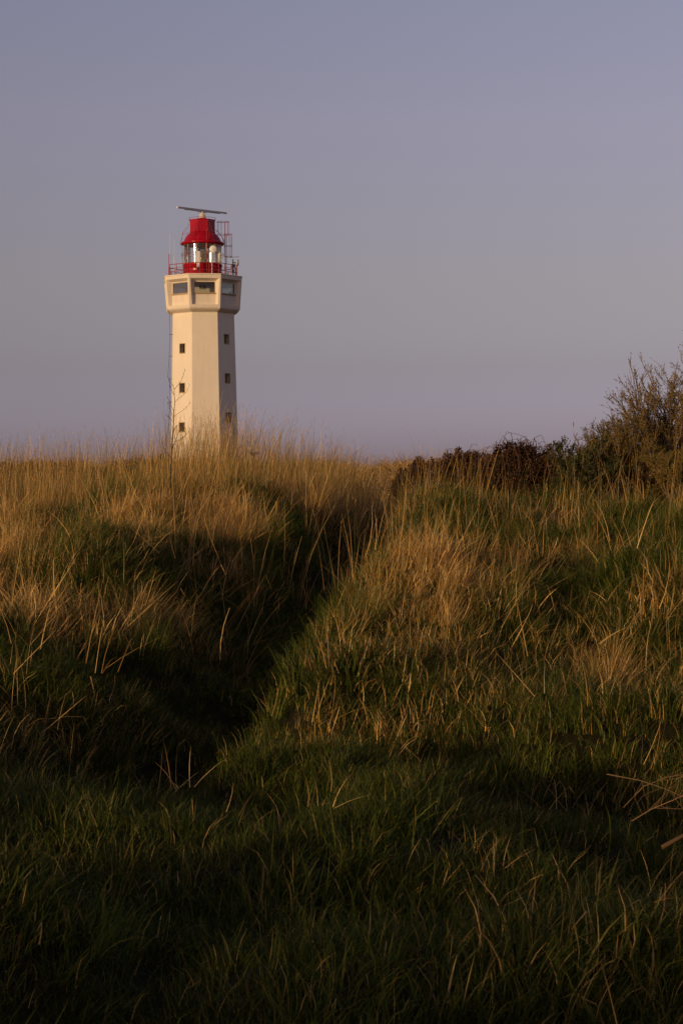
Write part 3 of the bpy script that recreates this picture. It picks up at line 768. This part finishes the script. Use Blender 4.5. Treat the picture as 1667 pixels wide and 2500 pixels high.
def leaves(P_, N_, size, seed, aspect=.5):
    r = np.random.default_rng(seed); n = len(P_)
    d = N_ + r.normal(0, .6, (n, 3)); d /= np.linalg.norm(d, axis=1)[:, None]
    s = np.cross(d, r.normal(0, 1, (n, 3))); s /= np.linalg.norm(s, axis=1)[:, None]
    L = (size * r.uniform(.6, 1.3, n))[:, None]
    up = np.cross(s, d) * L * .12
    V = np.stack([P_, P_ + d * L * .5 + s * L * aspect * .5 + up, P_ + d * L, P_ + d * L * .5 - s * L * aspect * .5 + up], 1).reshape(-1, 3)
    F = np.arange(n)[:, None] * 4 + np.arange(4)[None]
    C = np.repeat(np.stack([r.random(n), np.ones(n), np.zeros(n)], -1), 4, 0)
    return V, F, C

def shrub(name, label, loc, height, width, stems, seed, leafmat, leafn, leafsize, twigmat, spread=.5, up=.55, lv=3, lean=0.0, barkmat=None, cat='shrub', r0=.02, group=None):
    r = np.random.default_rng(seed)
    root = empty(name, loc); tag(root, label, cat, group)
    limbs, twigs = Tubes(), Tubes(); tips, dirs = [], []
    def grow(p, d, L, rad, level):
        k = 5; pts = [p]
        for i in range(k - 1):
            d = d + r.normal(0, .16, 3) + np.array([0, 0, .07 * up]); d /= np.linalg.norm(d)
            pts.append(pts[-1] + d * L / (k - 1))
        pts = np.array(pts)
        (limbs if level == 0 else twigs).add(pts, np.linspace(rad, rad * .45, k), 5 if level == 0 else 3, r.random())
        if level < lv:
            m = r.integers(4, 7) if level < lv - 1 else r.integers(4, 8)
            for q in range(m):
                t = r.uniform(.25, 1.0) * (k - 1); i = min(int(t), k - 2); pp = pts[i] + (pts[i + 1] - pts[i]) * (t - i)
                dd = (pts[i + 1] - pts[i]); dd /= np.linalg.norm(dd)
                nd = dd + r.normal(0, .42, 3) * np.array([1, 1, .6]) + np.array([0, 0, up * .45]); nd /= np.linalg.norm(nd)
                grow(pp, nd, L * r.uniform(.36, .60), max(rad * .5, .0022), level + 1)
        if level >= lv - 1:
            m = max(1, leafn)
            for q in range(m):
                t = r.uniform(.15, 1.0) * (k - 1); i = min(int(t), k - 2); tips.append(pts[i] + (pts[i + 1] - pts[i]) * (t - i)); dirs.append(d)
    for s_ in range(stems):
        a = r.random() * 2 * np.pi; q = np.sqrt(r.random())
        base = np.array([math.cos(a) * q * width * .25, math.sin(a) * q * width * .25, -.05])
        d = np.array([math.cos(a) * q * spread + lean, math.sin(a) * q * spread, 1.0]); d /= np.linalg.norm(d)
        grow(base, d, height * r.uniform(.55, .78), r0 * r.uniform(.7, 1.2), 0)
    limbs.build('limbs', barkmat or M['bark'], root); twigs.build('twigs', twigmat, root)
    if leafn:
        V, F, C = leaves(np.array(tips), np.array(dirs), leafsize, seed)
        o = link('foliage', np_mesh('foliage', V, F, leafmat, C), root)
    return root

gz = lambda x, y: float(ground_z(x, y))
def at(u, y): 
    x = P(u, 1140, y).x; return (x, y, gz(x, y))

shrub('bare_shrub', 'rounded twiggy olive brown shrub right of the dark brambles, lower than the one behind it', at(1530, 25.0), 1.25, .75, 36, 61, M['budleaf'], 6, .024, M['twig'], spread=.24, up=.7)
shrub('bare_shrub', 'tallest twiggy shrub at the right edge, reaching high into the sky', at(1662, 26.0), 2.05, .9, 30, 62, M['budleaf'], 6, .027, M['twig'], spread=.26, up=.6, r0=.026)
shrub('bare_shrub', 'low olive brown scrub at the right edge in front of the tallest shrub', at(1700, 23.0), .8, 1.4, 40, 63, M['budleaf'], 8, .020, M['twig'], spread=.5, up=.6)
shrub('bare_shrub', 'thin low scrub filling the foot of the rounded twiggy shrub', at(1610, 23.6), .6, 1.2, 26, 66, M['budleaf'], 5, .024, M['twig'], spread=.5, up=.6)
shrub('evergreen_bush', 'small leafy green bush between the brambles and the twiggy shrubs', at(1425, 23.4), .98, .42, 26, 64, M['everleaf'], 6, .035, M['bark'], spread=.35, up=.6, cat='bush')
shrub('dark_bush', 'small dark leafy bush in the hollow at the top of the trodden gap', at(935, 20.5), .55, .35, 11, 65, M['everleaf'], 9, .03, M['bark'], spread=.4, up=.4, cat='bush', lv=2)

def bramble(label, u0, u1, y, top_v, seed, canes=40, leaf=5200, depth=.9):
    r = np.random.default_rng(seed)
    xa, xb = P(u0, 1140, y).x, P(u1, 1140, y).x
    cx, hw_ = (xa + xb) / 2, (xb - xa) / 2; g = gz(cx, y); H = P(0, top_v, y).z - g
    root = empty('bramble_bush', (cx, y, g)); tag(root, label, 'bramble', 'brambles along the crest')
    t = Tubes()
    for i in range(canes):
        a = r.random() * 6.28; b0 = np.array([r.uniform(-.7, .7) * hw_, r.uniform(-.5, .5) * depth, 0])
        env = math.sqrt(max(.1, 1 - (b0[0] / hw_) ** 2))
        hh = H * env * r.uniform(.7, 1.04); sp = r.uniform(.35, .9) * min(hw_, .9); dd = np.array([math.cos(a), math.sin(a) * .6, 0])
        f = np.linspace(0, 1, 9)[:, None]
        pts = b0 + dd * sp * f + np.array([0, 0, 1]) * (hh * (np.sin(f * math.pi * r.uniform(.6, .9)))) + r.normal(0, .018, (9, 3))
        t.add(pts, np.linspace(.007, .0028, 9), 3)
    for i in range(canes * 3):   # wiry side twigs over the top
        b0 = np.array([r.uniform(-.9, .9) * hw_, r.uniform(-.4, .4) * depth, 0]); env = math.sqrt(max(.05, 1 - (b0[0] / hw_) ** 2)); b0[2] = H * env * r.uniform(.72, .95)
        a = r.random() * 6.28; f = np.linspace(0, 1, 6)[:, None]; L = r.uniform(.12, .38)
        pts = b0 + np.array([math.cos(a), .4 * math.sin(a), 0]) * L * f + np.array([0, 0, 1]) * (L * r.uniform(.1, .9) * f - L * .6 * f * f) + r.normal(0, .008, (6, 3))
        t.add(pts, np.linspace(.0045, .002, 6), 3)
    t.build('canes', M['cane'], root)
    n = leaf * 4; a = r.random(n) * 6.28; q = r.random(n) ** .35; el = np.arccos(r.random(n))
    p = np.stack([1.12 * hw_ * q * np.sin(el) * np.cos(a), depth * .6 * q * np.sin(el) * np.sin(a), H * .95 * q * np.cos(el) ** .6], -1)
    nz = vnoise(p[:, 0] + cx, p[:, 2] + p[:, 1] * .7, .16, seed); p *= (.68 + .46 * nz)[:, None]
    nrm = p / (np.linalg.norm(p, axis=1)[:, None] + 1e-6)
    V, F, C = leaves(p, nrm * .5 + np.array([0, 0, .3]), .038, seed, .8)
    link('foliage', np_mesh('foliage', V, F, M['brambleleaf'], C), root)
    return root
bramble('tallest dark bramble mound, beside the small leafy green bush', 1165, 1400, 24.5, 1072, 71, 60, 9000)
bramble('middle dark bramble mound sloping down left of the tallest one', 1050, 1240, 25.5, 1101, 72, 45, 6500)
bramble('lowest dark bramble patch trailing off to the left behind the crest grass', 960, 1110, 27.0, 1128, 73, 26, 4500)
bramble('dark scrub between the brambles and the twiggy shrubs, behind the small green bush', 1380, 1500, 26.0, 1100, 75, 22, 5200)
bramble('wiry dark bramble line behind the straw at the left edge of the frame', -60, 300, 30.0, 1122, 74, 70, 6000)
bramble('low wiry bramble line behind the straw just left of the lighthouse', 260, 450, 31.0, 1112, 76, 40, 3500)

# bare sapling standing in front of the tower
def zp(X_, Y_, y, dy=0): return np.array(P(390 + X_ / 6.355, 780 + Y_ / 6.355, y + dy))
SY = 19.0
root0 = zp(165, 2420, SY); g0 = gz(root0[0], SY)
sap = empty('bare_sapling', (root0[0], SY, g0)); tag(sap, 'thin leafless sapling rising from the straw in front of the lighthouse', 'sapling')
def spline(pts, n):
    pts = np.array(pts); tt = np.linspace(0, len(pts) - 1, n); i = np.arange(len(pts))
    return np.stack([np.interp(tt, i, pts[:, k]) for k in range(3)], -1)
off = np.array([root0[0], SY, g0])
trunk = [np.array([root0[0], SY, g0 - .05])] + [zp(a, b, SY) for a, b in ((170, 2352), (185, 2150), (195, 1950), (207, 1780), (218, 1600), (220, 1450), (233, 1330), (236, 1280), (228, 1180), (226, 1090), (213, 1035), (213, 1000))]
t = Tubes(); t.add(np.array(trunk) - off, np.linspace(.008, .0018, len(trunk)), 5, .3); t.build('stem', M['bark'], sap)
brs = [[(226, 1090), (265, 1040), (300, 1000), (335, 950), (360, 890), (385, 820), (395, 750)], [(236, 1280), (290, 1230), (350, 1190), (400, 1140), (440, 1080), (465, 1010)],
       [(222, 1510), (300, 1450), (380, 1400), (440, 1340), (490, 1275)], [(226, 1170), (195, 1110), (165, 1040), (150, 960), (125, 870), (113, 730)], [(213, 1035), (180, 990), (140, 930), (122, 860)],
       [(220, 1420), (185, 1350), (150, 1270), (125, 1215)], [(220, 1590), (165, 1540), (110, 1490), (100, 1480)], [(216, 1560), (185, 1440), (150, 1350), (120, 1280)],
       [(207, 1780), (240, 1690), (265, 1660)], [(195, 2010), (240, 1900), (265, 1830), (300, 1740), (340, 1690)], [(240, 1900), (330, 1860), (400, 1800), (450, 1750)], [(185, 2150), (110, 2060), (60, 1980), (30, 1900)], [(110, 2060), (60, 2080), (10, 2150)]]
t = Tubes()
for i, b in enumerate(brs):
    dy = random.uniform(-.12, .12); pts = np.array([zp(a, c, SY, dy * k / len(b)) for k, (a, c) in enumerate(b)]) - off
    t.add(spline(pts, 9), np.linspace(.0032, .0011, 9), 4)
    for k in range(4):
        q = spline(pts, 9)[random.randint(3, 8)]; t.add([q, q + np.array([random.uniform(-.012, .012), 0, .018])], [.0032, .001], 4)
t.build('branches', M['bark'], sap)

# single dead stalks that stand out
def stalk(label, pts, y, rad=.0035, umbel=0, head=0, y2=None, cat='dry stalk', name='dead_stalk', twigs=0, m_='deadstem'):
    y2 = y if y2 is None else y2; n = len(pts)
    W = [np.array(P(u, v, y + (y2 - y) * i / (n - 1))) for i, (u, v) in enumerate(pts)]
    base = W[0].copy(); o_ = empty(name, tuple(base)); tag(o_, label, cat)
    W = np.array(W) - base
    t = Tubes(); t.add(spline(W, 10) if n > 2 else W, np.linspace(rad, rad * .55, 10 if n > 2 else 2), 5); t.build('stem', M[m_], o_)
    if umbel:
        t = Tubes()
        for i in range(16):
            a = i * 2.4; r_ = umbel * math.sqrt((i + 1) / 16); e = W[-1] + np.array([r_ * math.cos(a), r_ * math.sin(a), umbel * .42 - r_ * .05])
            t.add([W[-1], (W[-1] + e) / 2 + np.array([0, 0, -.006]), e], .0014, 3)
            t.add([e, e + np.array([0, 0, .012])], [.006, .003], 5)
        t.build('seed_head', M[m_], o_)
    if head:
        d = W[-1] - W[-2]; d /= np.linalg.norm(d); t = Tubes()
        t.add([W[-1] - d * .01, W[-1] + d * head * .3, W[-1] + d * head * .7, W[-1] + d * head], [.003, .006, .005, .001], 5); t.build('seed_head', M[m_], o_)
    if twigs:
        t = Tubes(); S = spline(W, 12); rr = np.random.default_rng(int(pts[0][0]))
        for i in range(twigs):
            k = rr.integers(2, 11); d = S[k] - S[k - 1]; L = rr.uniform(.06, .2); d = d / np.linalg.norm(d) * L
            sd = rr.normal(0, 1, 3) * L * .5
            t.add([S[k], S[k] + d * .5 + sd * .6, S[k] + d + sd], [rad * .5, rad * .35, rad * .2], 4)
        t.build('side_twigs', M[m_], o_)
    return o_
stalk('tall dried flower stalk with flat seed head, right of the lighthouse foot', [(604, 1240), (613, 1180), (620, 1112)], 17.0, .0032, umbel=.055)
stalk('long pale stalk leaning left, below the lighthouse', [(545, 1278), (500, 1232), (470, 1193)], 16.0, .0030)
stalk('thin stalk arching up right of the lighthouse foot towards the flat seed head', [(540, 1190), (570, 1135), (600, 1112)], 17.2, .0018, cat='dry stalk')
stalk('single thin stalk with dark seed head against the sky over the brambles', [(1402, 1180), (1401, 1100), (1399, 1040)], 22.0, .0022, head=.06)
stalk('pale upright stalk in front of the brambles, right of the hollow', [(1154, 1280), (1151, 1210), (1147, 1145)], 17.0, .0036)
stalk('long pale stalk leaning right in front of the twiggy shrubs', [(1480, 1210), (1510, 1160), (1540, 1095)], 20.5, .0034)
stalk('straight thin stalk standing between the small green bush and the rounded shrub', [(1458, 1190), (1463, 1120), (1466, 1060)], 21.0, .0030)
stalk('isolated upright stalk left of the sunlit shoulder of grass', [(835, 1560), (838, 1490), (845, 1410)], 12.6, .0030)
stalk('tall vertical stalk in the hollow above the sunlit shoulder', [(882, 1420), (886, 1350), (890, 1290)], 14.6, .0028)
stalk('short pale straw sticking up from the dark green grass in the middle foreground', [(648, 1970), (640, 1940), (632, 1912)], 8.0, .0028)
stalk('dead branch arching over the grass from the right edge, highest of three', [(1520, 1972), (1570, 1920), (1625, 1898), (1700, 1885)], 7.2, .0022, twigs=6, cat='dead branch', name='dead_branch', y2=7.0)
stalk('dead branch crossing over the others with many twigs by the right edge', [(1540, 2005), (1590, 1975), (1650, 1950), (1700, 1925)], 7.0, .0027, twigs=14, cat='dead branch', name='dead_branch', y2=6.8)
stalk('thin dead branch slanting down to the right from the straw by the right edge', [(1480, 1890), (1560, 1905), (1620, 1925), (1700, 1960)], 7.1, .0024, twigs=6, cat='dead branch', name='dead_branch', y2=6.9)
stalk('thick broken branch end poking in from the right edge', [(1617, 2068), (1640, 2055), (1667, 2040), (1720, 2010)], 6.2, .011, cat='dead branch', name='broken_branch', y2=6.1)
